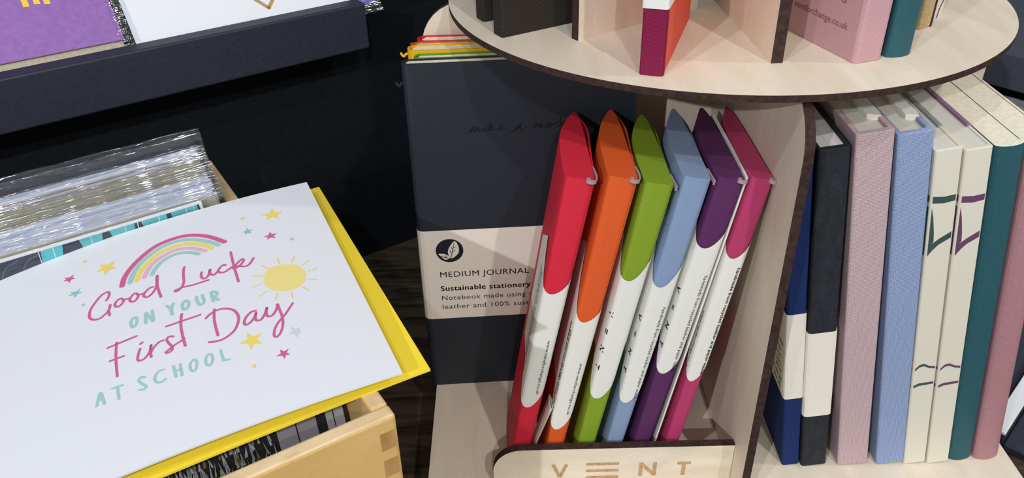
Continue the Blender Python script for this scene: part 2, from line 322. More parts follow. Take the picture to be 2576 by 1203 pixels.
MARK=[[(-208,1715),(-189,1746),(-186,1743),(-199,1718),(-174,1745),(-168,1743),(-180,1718),(-158,1742),(-156,1735),(-161,1722)],[(-128,1739),(-142,1737),(-154,1722),(-145,1718),(-128,1734),(-128,1720),(-119,1721)],[(-119,1721),(-93,1775),(-105,1720)],[(-102,1731),(-85,1753),(-83,1746),(-95,1733),(-81,1726)],[(-81,1726),(-53,1727),(-36,1742),(-38,1752),(-50,1747),(-48,1728),(-34,1728),(-16,1734)],[(13,1717),(28,1717),(61,1750),(49,1747),(30,1725),(35,1718),(61,1742),(58,1721),(70,1718),(89,1738)],[(117,1722),(136,1753),(141,1750),(129,1724),(151,1750),(155,1744),(153,1724),(167,1749),(169,1726)],[(209,1756),(195,1749),(186,1728),(195,1723),(212,1751),(209,1730)],[(209,1730),(238,1747),(242,1752),(256,1755)],[(265,1783),(261,1729)],[(264,1736),(282,1759),(285,1751),(271,1736),(280,1728),(299,1725),(316,1735)]]

# ================================================================ setting
def struct(name, a, b, m, label):
    mb = MB(); mb.box(a, b, m); o = mb.build(name); o['label'] = label; o['kind'] = 'structure'; return o
struct('floor', (-2.5, -1.5, -0.92), (2.5, 2.5, -0.90), M['floor'], 'grey shop floor under the table')
E_DIR, N_DIR = Vector((0.829, 0.559, 0)), Vector((-0.559, 0.829, 0))
def tier(e, d, z): return E_DIR * e + N_DIR * d + Vector((0, 0, z))
def tier_box(mb, e0, e1, d0, d1, z0, z1, m):
    vs = [tier(e, d, z) for z in (z0, z1) for e, d in ((e0, d0), (e1, d0), (e1, d1), (e0, d1))]
    mb.add(vs, [(3, 2, 1, 0), (4, 5, 6, 7), (0, 1, 5, 4), (1, 2, 6, 5), (2, 3, 7, 6), (3, 0, 4, 7)], m)
mb = MB(); tier_box(mb, -1.2, 1.6, 0.665, 0.70, -0.90, 1.2, M['shaded_board'])
o = mb.build('wall_back'); o['kind'] = 'structure'; o['label'] = 'back wall of the display, shade put into its dark colour'

# table
T_Z = -0.032
t = thing('display_table', 'dark worn wooden table under the stand and the card box', 'table', (0, 0.3, -0.9))
t_inv = Matrix.Translation((0, 0.3, -0.9)).inverted()
def wchild(o, inv): o.matrix_parent_inverse = inv; return o
mb = MB(); mb.prism([(-0.72, -0.12), (0.9, -0.12), (0.9, 0.62), (0.30, 0.62), tuple(tier(0.35, 0.640, 0))[:2], tuple(tier(-0.36, 0.640, 0))[:2]], T_Z - 0.035, T_Z, 'z', M['table']); wchild(mb.build('tabletop', t, bevel=0.002), t_inv)
for x, y in ((-0.68, -0.06), (0.8, -0.06), (-0.60, 0.18), (0.8, 0.5)):
    mb = MB(); mb.box((x, y, -0.9), (x + 0.05, y + 0.05, T_Z - 0.035), M['table']); wchild(mb.build('leg', t), t_inv)

# navy tier with its front lip
RT = tier(-0.1, 0.59, T_Z)
t = thing('tiered_display_unit', 'dark navy tiered display unit whose lip holds the purple and white cards', 'display unit', RT)
inv = Matrix.Translation(RT).inverted()
mb = MB(); tier_box(mb, -0.34, 0.232, 0.515, 0.5285, 0.1565, 0.188, M['navy']); wchild(mb.build('front_lip', t, bevel=0.0012), inv)
mb = MB(); tier_box(mb, -0.34, 0.232, 0.5287, 0.664, 0.165, 0.181, M['navy']); wchild(mb.build('shelf_board', t, bevel=0.001), inv)
mb = MB(); tier_box(mb, -0.34, 0.60, 0.548, 0.56, T_Z, 0.1648, M['shaded_board']); wchild(mb.build('riser_panel', t), inv)

# ================================================================ cards on the tier
def lean_card(name, label, e0, e1, d, z, phi, length, thick, m, group=None):
    # card standing on the tier, its foot at (d, z), leaning back by phi; local x along the lip, local z up the card
    base = tier((e0 + e1) / 2, d, z)
    t = thing(name, label, 'card', base, (0, 0, 0), group)
    rot = Matrix.Rotation(math.atan2(E_DIR.y, E_DIR.x), 4, 'Z') @ Matrix.Rotation(-phi, 4, 'X')
    t.rotation_euler = rot.to_euler()
    w = e1 - e0
    return t, w
PHI = R(40)
t, w = lean_card('greeting_card', 'purple card with yellow lettering on a kraft envelope behind the navy lip', -0.075, 0.0812, 0.5305, 0.1815, PHI, 0.155, 0.001, None)
mb = MB(); mb.box((-w / 2, 0.0005, 0.0), (w / 2 - 0.001, 0.0015, 0.15), M['kraft_grey']); mb.build('envelope', t)
mb = MB(); mb.box((-w / 2, -0.0012, 0.0095), (w / 2, 0.0, 0.155), M['purple_card'])
for x, top, bot in ((0.0318, 0.085, 0.0402), (0.0378, 0.085, 0.0408), (0.0430, 0.085, 0.0398)):
    mb.add([(x + .0005, -0.0014, bot), (x + 0.0038, -0.0014, bot - 0.0003), (x + 0.0036, -0.0014, top), (x, -0.0014, top)], [(0, 1, 2, 3)], M['letter_yellow'])
mb.build('card', t)
mb = MB(); mb.grid(lambda a, b: (w / 2 - 0.003 + a * 0.0075, -0.002 + 0.0008 * math.sin(a * 5 + b * 4), 0.0 + b * 0.15), 4, 10, M['cello']); mb.build('sleeve', t)
t, w = lean_card('greeting_card', 'white card with gold line motif in a clear sleeve behind the navy lip', 0.0865, 0.2295, 0.5305, 0.1815, PHI, 0.15, 0.001, None)
mb = MB(); mb.box((-w / 2, -0.0012, 0.0), (w / 2, 0.0, 0.15), M['card_white'])
gx, gz = 0.173 - 0.158, 0.011
for s in (-1, 1):
    ribbon(mb, [(gx, gz), (gx + s * 0.03, gz + 0.034)], 0.0022, lambda x, z: (x, -0.00135, z), M['gold'])
mb.build('card', t)
mb = MB(); mb.grid(lambda a, b: (-w / 2 - 0.005 + a * 0.008, -0.0022 + 0.0012 * math.sin(a * 6 + b * 7), b * 0.15), 5, 12, M['cello']); mb.build('sleeve', t)
t, w = lean_card('greeting_card', 'lavender blue card in a clear sleeve at the right end of the navy lip', 0.2315, 0.2470, 0.5305, 0.1815, PHI, 0.15, 0.001, None)
mb = MB(); mb.box((-w / 2, -0.0012, 0.0), (w / 2, 0.0, 0.13), M['lavender']); mb.build('card', t)
mb = MB(); mb.grid(lambda a, b: (-w / 2 - 0.001 + a * (w + 0.004), -0.002, -0.007 + b * 0.13), 4, 8, M['cello']); mb.build('sleeve', t)

# ================================================================ rotating plywood stand
CX, CY = 0.110, 0.432
st = thing('display_stand', 'round tiered birch plywood display stand with burnt dark edges', 'display stand', (CX, CY, T_Z))
s_inv = Matrix.Translation((CX, CY, T_Z)).inverted()
def spart(mb, name, **k): return wchild(mb.build(name, st, **k), s_inv)
hw = 0.162
out = arc(CX + hw - .022, CY - hw + .022, .022, -90, 0, 8) + arc(CX + hw - .022, CY + hw - .022, .022, 0, 90, 8) + arc(CX - hw + .022 + .003, CY + hw - .022, .022, 90, 180, 8) + arc(CX - hw + .022 + .003, CY - hw + .022, .022, 180, 270, 8)
mb = MB(); mb.prism(out, -0.006, 0.0, 'z', M['burnt'], M['birch_flat']); spart(mb, 'base_platform')
mb = MB(); mb.prism(arc(CX, CY, 0.09, 0, 345, 23), T_Z, -0.006, 'z', M['burnt']); spart(mb, 'turntable_foot')
mb = MB(); mb.prism(arc(CX, CY, 0.14, 0, 357, 119), 0.2250, 0.228, 'z', M['burnt'], M['birch_flat']); spart(mb, 'round_shelf')
ZT = 0.2249
PX0, PX1 = 0.1150, 0.1192
r = 0.024
mb = MB(); mb.prism([(0.287, 0.0), (CY, 0.0), (CY, ZT)] + arc(0.287 + r, ZT - r, r, 90, 180, 8), PX0, PX1, 'x', M['burnt'], M['birch_up']); spart(mb, 'divider_panel')
r = 0.024
mb = MB(); mb.prism([(-0.046, 0.0), (0.265, 0.0)] + arc(0.265 - r, ZT - r, r, 0, 90, 8) + arc(-0.046 + r, ZT - r, r, 90, 180, 8), CY + .0002, CY + 0.0045, 'y', M['burnt'], M['birch_up']); spart(mb, 'divider_panel')
mb = MB(); mb.prism([(CY + .0047, 0.0), (0.585, 0.0), (0.585, ZT), (CY + .0047, ZT)], PX0, PX1, 'x', M['burnt'], M['birch_up']); spart(mb, 'divider_panel')
# tray front with the burnt-in name
r = 0.0155
mb = MB(); mb.prism([(-0.013, 0.0), (PX0 - .0002, 0.0), (PX0 - .0002, 0.0255)] + arc(-0.013 + r, 0.0255 - r, r, 90, 180, 8), 0.304, 0.3085, 'y', M['burnt'], M['birch_side'])
Yf = 0.30385
nbar = [0]
def bar(mb, a, b, w, fn, m):
    nbar[0] += 1; y = Yf - 0.00002 * nbar[0]
    ribbon(mb, [a, b], w, lambda x, z: (x, y, z), m, 1, False)
z0, z1, wd = 0.0040, 0.0142, 0.0019
for a, b in (((0.0190, z1), (0.0226, z0 + .0004)), ((0.0262, z1), (0.0226, z0 + .0004)), ((0.0660, z0), (0.0660, z1)), ((0.0735, z0), (0.0735, z1)), ((0.0662, z1 - .0008), (0.0733, z0 + .0008)),
             ((0.0855, z1 - .001), (0.0925, z1 - .001)), ((0.0890, z0), (0.0890, z1))): bar(mb, a, b, wd, None, M['burnt_letter'])
for z in (0.0140, 0.0089, 0.0038): bar(mb, (0.0368, z), (0.0542, z), 0.0017, None, M['burnt_letter'])
spart(mb, 'tray_front')
# upper dividers
ZU = 0.228
def upright(x0, y0, x1, y1, th, h, name='upper_divider'):
    d = Vector((x1 - x0, y1 - y0)).normalized(); q = Vector((-d.y, d.x)) * th / 2
    c = [(x0 + q.x, y0 + q.y), (x0 - q.x, y0 - q.y), (x1 - q.x, y1 - q.y), (x1 + q.x, y1 + q.y)]
    mb = MB(); vs = [(x, y, z) for z in (ZU, ZU + h) for x, y in c]
    mb.add(vs, [(0, 1, 5, 4)], M['burnt']); mb.add(vs, [(1, 2, 6, 5), (3, 0, 4, 7)], M['birch_up']); mb.add(vs, [(2, 3, 7, 6), (4, 5, 6, 7), (3, 2, 1, 0)], M['burnt'])
    spart(mb, name)
upright(0.1115, 0.3255, 0.1068, 0.420, 0.0050, 0.165)
upright(0.0305, 0.3600, 0.0925, 0.4030, 0.0046, 0.165)
upright(0.0850, 0.4250, 0.1350, 0.4250, 0.0046, 0.165)
upright(0.1400, 0.4500, 0.2150, 0.4700, 0.0046, 0.165)

# ================================================================ books
def hardback(name, label, cat, loc, rotz, lean, w, d, h, cover, page, rnd=0.0012, t=0.0024, group=None, inset=0.0025, spine_m=None, extra=None, cap=None):
    root = thing(name, label, cat, loc, (0, lean, rotz), group)
    # U-shaped cover seen from above: the spine at y = 0
    b = [(w * (0.5 - 0.5 * math.cos(math.pi * i / 10)), rnd * 0.0 - rnd * (math.sin(math.pi * i / 10) - 1.0) if rnd > 0.002 else 0.0) for i in range(11)]
    if rnd <= 0.002: b = [(0, rnd)] + [(rnd * (1 - math.cos(R(45)) ), rnd * (1 - math.sin(R(45)))), (rnd, 0), (w - rnd, 0), (w - rnd * (1 - math.cos(R(45))), rnd * (1 - math.sin(R(45)))), (w, rnd)]
    inner = [(w - t, d), (w - t, t + rnd), (t, t + rnd), (t, d)]
    outline = b + [(w, d)] + inner + [(0, d)]
    mb = MB(); mb.prism(outline, 0, h, 'z', cover, cap or cover)
    if spine_m:
        for f in range(len(mb.f)):
            c = sum((Vector(mb.v[k]) for k in mb.f[f]), Vector()) / len(mb.f[f])
            if len(mb.f[f]) == 4 and c.y < rnd * 1.05 + 1e-5: mb.mi[f] = mb.slot(spine_m)
    if extra: extra(mb)
    cv = mb.build('cover', root, bevel=0.0004)
    mb = MB(); mb.box((t + .0001, t + rnd + 0.0002, inset), (w - t - .0001, d - 0.003, h - inset), page)
    pg = mb.build('page_block', root)
    return root, cv, pg
def band(root, w, d, z0, z1, m, rnd=0.0012, texts=None, length=0.09):
    o = 0.0004
    path = [(-o, length), (-o, rnd), (-o + rnd * .35, rnd * .35 - o), (rnd, -o), (w - rnd, -o), (w + o - rnd * .35, rnd * .35 - o), (w + o, rnd), (w + o, length)]
    mb = MB(); n = len(path)
    vs = [(x, y, z) for z in (z0, z1) for x, y in path]
    mb.add(vs, [(i, i + 1, n + i + 1, n + i) for i in range(n - 1)], m)
    if texts:
        for s, size, y, z in texts:
            add_text(mb, s, size, lambda a, b, y=y, z=z: (-o - 0.00012, y - a, z + b), M['ink_black'])
    return mb.build('paper_band', root, solid=0.0003 if not texts else 0.0, recalc=not texts)
G = 'books leaning on the right of the divider'
DEP = 0.116
# blue with text band
rt_, cv, pg = hardback('hardback_book', 'navy cloth book with a cream text band leaning on the plywood divider', 'book', (0.1457, 0.312, 0), 0, -R(7.6), 0.0093, DEP, 0.196, M['cloth_navy'], M['page_white'], group=G)
band(rt_, 0.0093, DEP, 0.0505, 0.1065, M['band_cream'], texts=[('encouraging', 0.0052, 0.0345, 0.0985), ('that helps', 0.0036, 0.0175, 0.0835), ('they', 0.0036, 0.0130, 0.0780), ("how's", 0.0036, 0.0140, 0.0730), ('years,', 0.0036, 0.0135, 0.0685), ('places', 0.0036, 0.0140, 0.0640), ('can also get', 0.0036, 0.0210, 0.0590), ('your life.', 0.0036, 0.0175, 0.0540)])
mb = MB(); ribbon(mb, [(0.0060, 0.03), (0.0050, 0.001), (0.0075, -0.002), (0.0080, 0.004)], 0.0009, lambda x, y: (x, y, 0.1958), M['cloth_navy']); mb.build('ribbon_marker', rt_, solid=0.0006)
# charcoal
def fibres(mb):
    g = random.Random(5)
    for i in range(90):
        x, z, a = g.uniform(0.0025, 0.0113), g.uniform(0.003, 0.193), g.uniform(0, 6.28)
        if 0.034 < z < 0.1: continue
        l = g.uniform(0.0006, 0.0014); bd = g.uniform(-0.6, 0.6)
        ribbon(mb, [(x, z), (x + l * math.cos(a), z + l * math.sin(a)), (x + l * math.cos(a) + l * math.cos(a + bd * 2), z + l * math.sin(a) + l * math.sin(a + bd * 2))], 0.00014, lambda p, q: (p, -0.00006, q), M['fibre'], 3, False)
rt_, cv, pg = hardback('hardback_book', 'charcoal fibre-textured book with a plain cream band, white page edges', 'book', (0.1559, 0.311, 0), 0, -R(7.45), 0.0138, DEP, 0.196, M['cloth_charcoal'], M['page_white'], rnd=0.0016, t=0.0016, group=G, inset=0.0012, extra=fibres)
band(rt_, 0.0138, DEP, 0.0385, 0.0950, M['band_cream'], rnd=0.0016)
# linen pair
for x, ln, nm, m, w in ((0.1760, 8.8, 'pink grey linen book between the charcoal and pale blue books', 'linen_pink', 0.0163), (0.1972, 9.8, 'pale blue linen book beside the pink grey linen one', 'linen_blue', 0.0150)):
    rt_, cv, pg = hardback('linen_book', nm, 'book', (x, 0.311, 0), 0, -R(ln), w, DEP, 0.2035, M[m], M['greyboard'], t=0.0022, group=G, inset=0.0018)
    mb = MB(); mb.prism([(w * .62, 0.016), (w - .0012, 0.013), (w - .0004, 0.016), (w - .0012, DEP - .002), (w * .62, DEP - .002)], 0.004, 0.2042, 'z', M['band_white']); mb.build('inner_folder', rt_, bevel=0.0003)
# cream pair with painted bands
for x, ln, nm, m in ((0.2124, 9.5, 'cream book with dark green lines crossing its spine', 'stripe_green'), (0.2251, 9.5, 'cream book with plum purple lines crossing its spine', 'stripe_purple')):
    w = 0.0116
    def paint(mb):
        f = lambda a, z: (a, -0.00013, z)
        def strip(lo, hi):
            n = len(lo); mb.add([f(*p) for p in lo] + [f(*p) for p in hi], [(i, i + 1, n + i + 1, n + i) for i in range(n - 1)], M[m])
        a, b = 0.0009, w - 0.0009
        strip([(a, 0.1692), (w / 2, 0.1684), (b, 0.1690)], [(a, 0.1726), (w / 2, 0.1718), (b, 0.1722)])
        strip([(a, 0.1405), (0.0030, 0.1435), (0.0055, 0.1462), (b, 0.1492)], [(a, 0.1468), (0.0030, 0.1475), (0.0055, 0.1495), (b, 0.1526)])
        strip([(a, 0.1466), (0.0022, 0.1473), (0.0030, 0.1478), (0.0031, 0.148)], [(a, 0.1668), (0.0020, 0.1610), (0.0029, 0.1530), (0.0031, 0.149)])
        strip([(a, 0.0690), (0.0028, 0.0712), (0.0050, 0.0718), (0.0078, 0.0700), (b, 0.0692)], [(a, 0.0706), (0.0028, 0.0728), (0.0050, 0.0734), (0.0078, 0.0714), (b, 0.0706)])
        strip([(a, 0.0572), (0.0035, 0.0584), (b, 0.0588)], [(a, 0.0590), (0.0035, 0.0602), (b, 0.0603)])
        # the same bands run round the left cover
        for za, zb in ((0.1692, 0.1726), (0.1405, 0.1668), (0.0690, 0.0706), (0.0572, 0.0590)):
            mb.add([(-.00013, 0.0009, za), (-.00013, 0.06, za), (-.00013, 0.06, zb), (-.00013, 0.0009, zb)], [(0, 1, 2, 3)], M[m])
    rt_, cv, pg = hardback('striped_book', nm, 'book', (x, 0.311, 0), 0, -R(ln), w, DEP, 0.1955, M['cream_cover'], M['greyboard'], rnd=0.0009, t=0.0014, group=G, inset=0.0005, extra=paint)
    mb = MB(); mb.box((w - 0.0019, 0.020, 0.19), (w + 0.0001, DEP - .001, 0.1962), M['pale_green' if m == 'stripe_green' else 'pale_plum']); mb.build('board_edge', rt_, bevel=0.0003)
# teal and mauve
for x, nm, m, w, ln in ((0.2378, 'dark teal round-spined book beside the plum-striped one on the platform', 'teal', 0.0128, 9.1), (0.2519, 'mauve round-spined book at the right end of the lower row', 'mauve_dark', 0.0135, 9.1)):
    rt_, cv, pg = hardback('hardback_book', nm, 'book', (x, 0.312, 0), 0, -R(ln), w, DEP, 0.1955, M[m], M['page'], rnd=0.0034, t=0.0014, group=G, inset=0.0003, cap=M['page'])

# ---- books on the round shelf
GU = 'books on the round shelf'
rt_, cv, pg = hardback('hardback_book', 'crimson-spined coral book with a white band on the round shelf', 'book', (0.0530, 0.3165, ZU), -R(19), 0, 0.0096, 0.076, 0.15, M['coral'], M['page'], rnd=0.0010, group=GU, spine_m=M['crimson_cloth'])
mb = MB(); mb.box((0.0096, 0.0008, 0.0), (0.00975, 0.0040, 0.15), M['crimson_cloth']); mb.build('spine_wrap', rt_)
band(rt_, 0.0096, 0.076, 0.0275, 0.11, M['band_white'], rnd=0.0010, length=0.06)
rt_, cv, pg = hardback('hardback_book', 'near-black cloth book standing left of the angled upper divider', 'book', (-0.0065, 0.3715, ZU), -R(60), 0, 0.0085, 0.085, 0.15, M['dark_cloth'], M['page'], rnd=0.0010, group=GU)
rt_, cv, pg = hardback('hardback_book', 'near-black cloth book farthest left on the round shelf, mostly cut off', 'book', (-0.0150, 0.3950, ZU), -R(64), 0, 0.0085, 0.085, 0.15, M['dark_cloth'], M['page'], rnd=0.0010, group=GU)
rt_, cv, pg = hardback('hardback_book', 'mauve leather book with pressed lettering on the round shelf', 'book', (0.1424, 0.3222, ZU), R(18), 0, 0.0138, 0.075, 0.15, M['mauve'], M['page'], rnd=0.0020, group=GU)
mb = MB()
add_text(mb, 'ventforchange.co.uk', 0.0042, lambda a, b: (-0.00012, 0.0445 - a, 0.0118 + b), M['mauve_deboss'], width=0.0365)
add_text(mb, 'Changing', 0.006, lambda a, b: (-0.00012, 0.0415 - a, 0.0232 + b), M['mauve_deboss'], width=0.030)
mb.build('pressed_lettering', rt_, recalc=False)
rt_, cv, pg = hardback('hardback_book', 'dark teal round-spined book beside the mauve one on the round shelf', 'book', (0.1587, 0.3270, ZU), R(19), 0, 0.0128, 0.075, 0.15, M['teal'], M['page'], rnd=0.0030, group=GU)
rt_, cv, pg = hardback('hardback_book', 'tan kraft book with a dark edge, behind teal on the round shelf', 'book', (0.1860, 0.3615, ZU), R(34), 0, 0.0090, 0.060, 0.15, M['kraft'], M['page'], rnd=0.0008, group=GU)
mb = MB(); mb.box((0.0079, -0.0002, 0), (0.0093, 0.0595, 0.1502), M['burnt']); mb.build('dark_board', rt_)
rt_, cv, pg = hardback('hardback_book', 'cream book with a plum curve, farthest right on the round shelf', 'book', (0.1990, 0.3760, ZU), R(44), 0, 0.0100, 0.055, 0.15, M['cream_cover'], M['page'], rnd=0.0012, group=GU)
mb = MB(); ribbon(mb, [(0.0030, 0.0), (0.0045, 0.0050), (0.0075, 0.0085), (0.0095, 0.010)], 0.0012, lambda x, z: (x, -0.00013, z), M['stripe_purple']); mb.build('painted_curve', rt_)

# ================================================================ soft notebooks on the left of the stand
def notebook(label, x, y, h, w, th, m, group, tassel=None, yaw=0.0):
    root = thing('soft_notebook', label, 'notebook', (x, y, 0), (0, 0, R(yaw)), group)
    r = th / 2
    out = [(w, 0.0)] + [(w, 0.0011), (r, 0.0011)] + [(r - (r - .0011) * math.sin(R(a)), r - (r - .0011) * math.cos(R(a))) for a in (30, 60, 90, 120, 150)] + [(r, th - 0.0011), (w, th - 0.0011), (w, th), (r, th)] + [(r - r * math.sin(R(a)), r - r * math.cos(R(a))) for a in (150, 120, 90, 60, 30)] + [(r, 0.0)]
    mb = MB(); mb.prism(out, 0, h, 'z', m); mb.build('cover', root)
    mb = MB(); mb.prism([(r, 0.0013), (w - 0.0015, 0.0013), (w - 0.0015, th - 0.0013), (r, th - 0.0013), (r * .55, th / 2)], 0.001, h - 0.0006, 'z', M['page']); mb.build('page_block', root)
    if tassel:
        mb = MB(); z = h - (0.004 if tassel != 'tag_black' else 0.012)
        ribbon(mb, [(0.0015, z), (-0.0006, z + 0.0008), (-0.0022, z - 0.0006), (-0.0034, z + 0.0010)], 0.0011, lambda a, b: (a, th * .6, b), M[tassel])
        mb.build('bookmark_ribbon', root, solid=0.0005)
    return root
GN = 'soft notebooks stacked upright at the left of the stand'
nb = notebook('black leather-look notebook with a cream paper label, front of the upright pack', -0.0520, 0.383, 0.2095, 0.1168, 0.0072, M['leather_black'], GN, 'tag_black', 2.9)
for lab, x, y, h, c, th, ts, yw in (('green notebook directly behind the black one', -0.0465, 0.3915, 0.2092, 'green', 0.0066, None, 2.5), ('yellow notebook between the green and orange ones', -0.0505, 0.3990, 0.2105, 'yellow', 0.0088, 'tag_yellow', 2.0),
                            ('orange notebook between the yellow and red ones', -0.0500, 0.4095, 0.2087, 'orange', 0.0080, None, 1.4), ('red notebook rearmost of the upright pack', -0.0475, 0.4195, 0.2082, 'red', 0.0092, 'tag_red', 0.8)):
    notebook(lab, x, y, h, 0.1125, th, M['note_' + c], GN, ts, yw)
# cream label wrap with its print
mb = MB(); o = 0.0004; L0, L1 = 0.0525, 0.1135
path = [(0.1172, -o), (0.0036, -o)] + [(0.0036 - (0.0036 + o) * math.sin(R(a)), 0.0036 - (0.0036 + o) * math.cos(R(a))) for a in (30, 60, 90, 120, 150)] + [(0.0036, 0.0072 + o), (0.1172, 0.0072 + o)]
n = len(path); mb.add([(x, y, z) for z in (L0, L1) for x, y in path], [(i, i + 1, n + i + 1, n + i) for i in range(n - 1)], M['band_cream'])
lf = lambda a, b: (a, -o - 0.00012, b); lf2 = lambda a, b: (a, -o - 0.00022, b)
lcx, lcz, lr = 0.0170, 0.1002, 0.0077
mb.add([lf(*p) for p in arc(lcx, lcz, lr, 0, 352, 44)], [tuple(range(45))], M['ink_navy'])
for pts in ([(0.0007, -0.0052), (-0.0010, -0.0010), (0.0004, 0.0030), (0.0033, 0.0062), (0.0052, 0.0020), (0.0046, -0.0022)], [(-0.0002, -0.0052), (-0.0030, -0.0058), (-0.0050, -0.0035), (-0.0063, -0.0018), (-0.0030, -0.0020), (-0.0008, -0.0034)]):
    P = smooth_path(pts + [pts[0]], 5, True)[:-1]
    mb.add([lf2(lcx + p.x, lcz + p.y) for p in P], [tuple(range(len(P)))], M['band_cream'])
lf3 = lambda a, b: (lcx + a, -o - 0.00032, lcz + b)
for a, b in (((0.0004, -0.0056), (0.0028, 0.0048)), ((0.0014, -0.0012), (0.0032, 0.0006)), ((0.0020, 0.0016), (0.0034, 0.0026)), ((0.0012, -0.0020), (0.0002, 0.0006)), ((0.0018, 0.0008), (0.0010, 0.0026)), ((0.0000, -0.0054), (-0.0050, -0.0030)), ((-0.0022, -0.0044), (-0.0040, -0.0046)), ((-0.0016, -0.0047), (-0.0026, -0.0028))):
    ribbon(mb, [a, b], 0.00032, lf3, M['ink_navy'], 1, False)
add_text(mb, 'MEDIUM JOURNAL', 0.0054, lambda a, b: lf(0.0103 + a, 0.0822 + b), M['ink_black'], width=0.0510, spacing=1.08)
add_text(mb, 'Sustainable stationery with', 0.0050, lambda a, b: lf(0.0103 + a, 0.0726 + b), M['ink_black'], width=0.0635, spacing=1.1, bold=0.00012)
add_text(mb, 'Notebook made using recycled', 0.0047, lambda a, b: lf(0.0103 + a, 0.0660 + b), M['ink_navy'], width=0.0690, spacing=1.1)
add_text(mb, 'leather and 100% sustainable', 0.0047, lambda a, b: lf(0.0103 + a, 0.0596 + b), M['ink_navy'], width=0.0665, spacing=1.1)
mb.build('paper_label', nb, recalc=False)
mb = MB()
for k in MARK: ribbon(mb, [(a / 1e4 + 0.0520, b / 1e4) for a, b in k], 0.00055, lambda a, b: (a, -0.0001, b), M['deboss_black'])
mb.build('pressed_lettering', nb, recalc=False)

# ================================================================ slim leather pouches in the tray
PROFILE = [(-.0048, 0), (-.001, -.0003), (.0045, 0), (.0062, .0012), (.0066, .004), (.0064, .03), (.006, .055), (.0052, .072), (.0040, .0797), (.0027, .0812), (.0014, .0790), (-.0010, .0715), (-.0038, .0615), (-.0058, .0505), (-.0067, .040), (-.0069, .03), (-.0069, .009), (-.0062, .002)]
POUT0 = [tuple(p) for p in smooth_path(PROFILE + [PROFILE[0]], 3, True)][:-1]
PH = 0.181
SXW = [1.0]
def sx(z): return (0.70 + 0.30 * z / PH) * SXW[0]
WRAP = [tuple(p) for p in smooth_path([(-.0072, .028), (-.0073, .022), (-.0074, .015), (-.0074, .008), (-.0066, .0012), (-.0048, -.0006), (-.001, -.0009), (.0046, -.0006), (.0066, .0008), (.0073, .004), (.0076, .02), (.0080, .05)], 4)]
WS = [0.0]
for a, b in zip(WRAP, WRAP[1:]): WS.append(WS[-1] + math.hypot(b[0] - a[0], b[1] - a[1]))
i0 = min(range(len(WRAP)), key=lambda i: (WRAP[i][1], abs(WRAP[i][0])))
WS = [s - WS[i0] for s in WS]
def wrap_at(s):
    for i in range(len(WS) - 1):
        if s <= WS[i + 1] or i == len(WS) - 2:
            k = (s - WS[i]) / (WS[i + 1] - WS[i]); return (WRAP[i][0] + k * (WRAP[i + 1][0] - WRAP[i][0]), WRAP[i][1] + k * (WRAP[i + 1][1] - WRAP[i][1]), i)
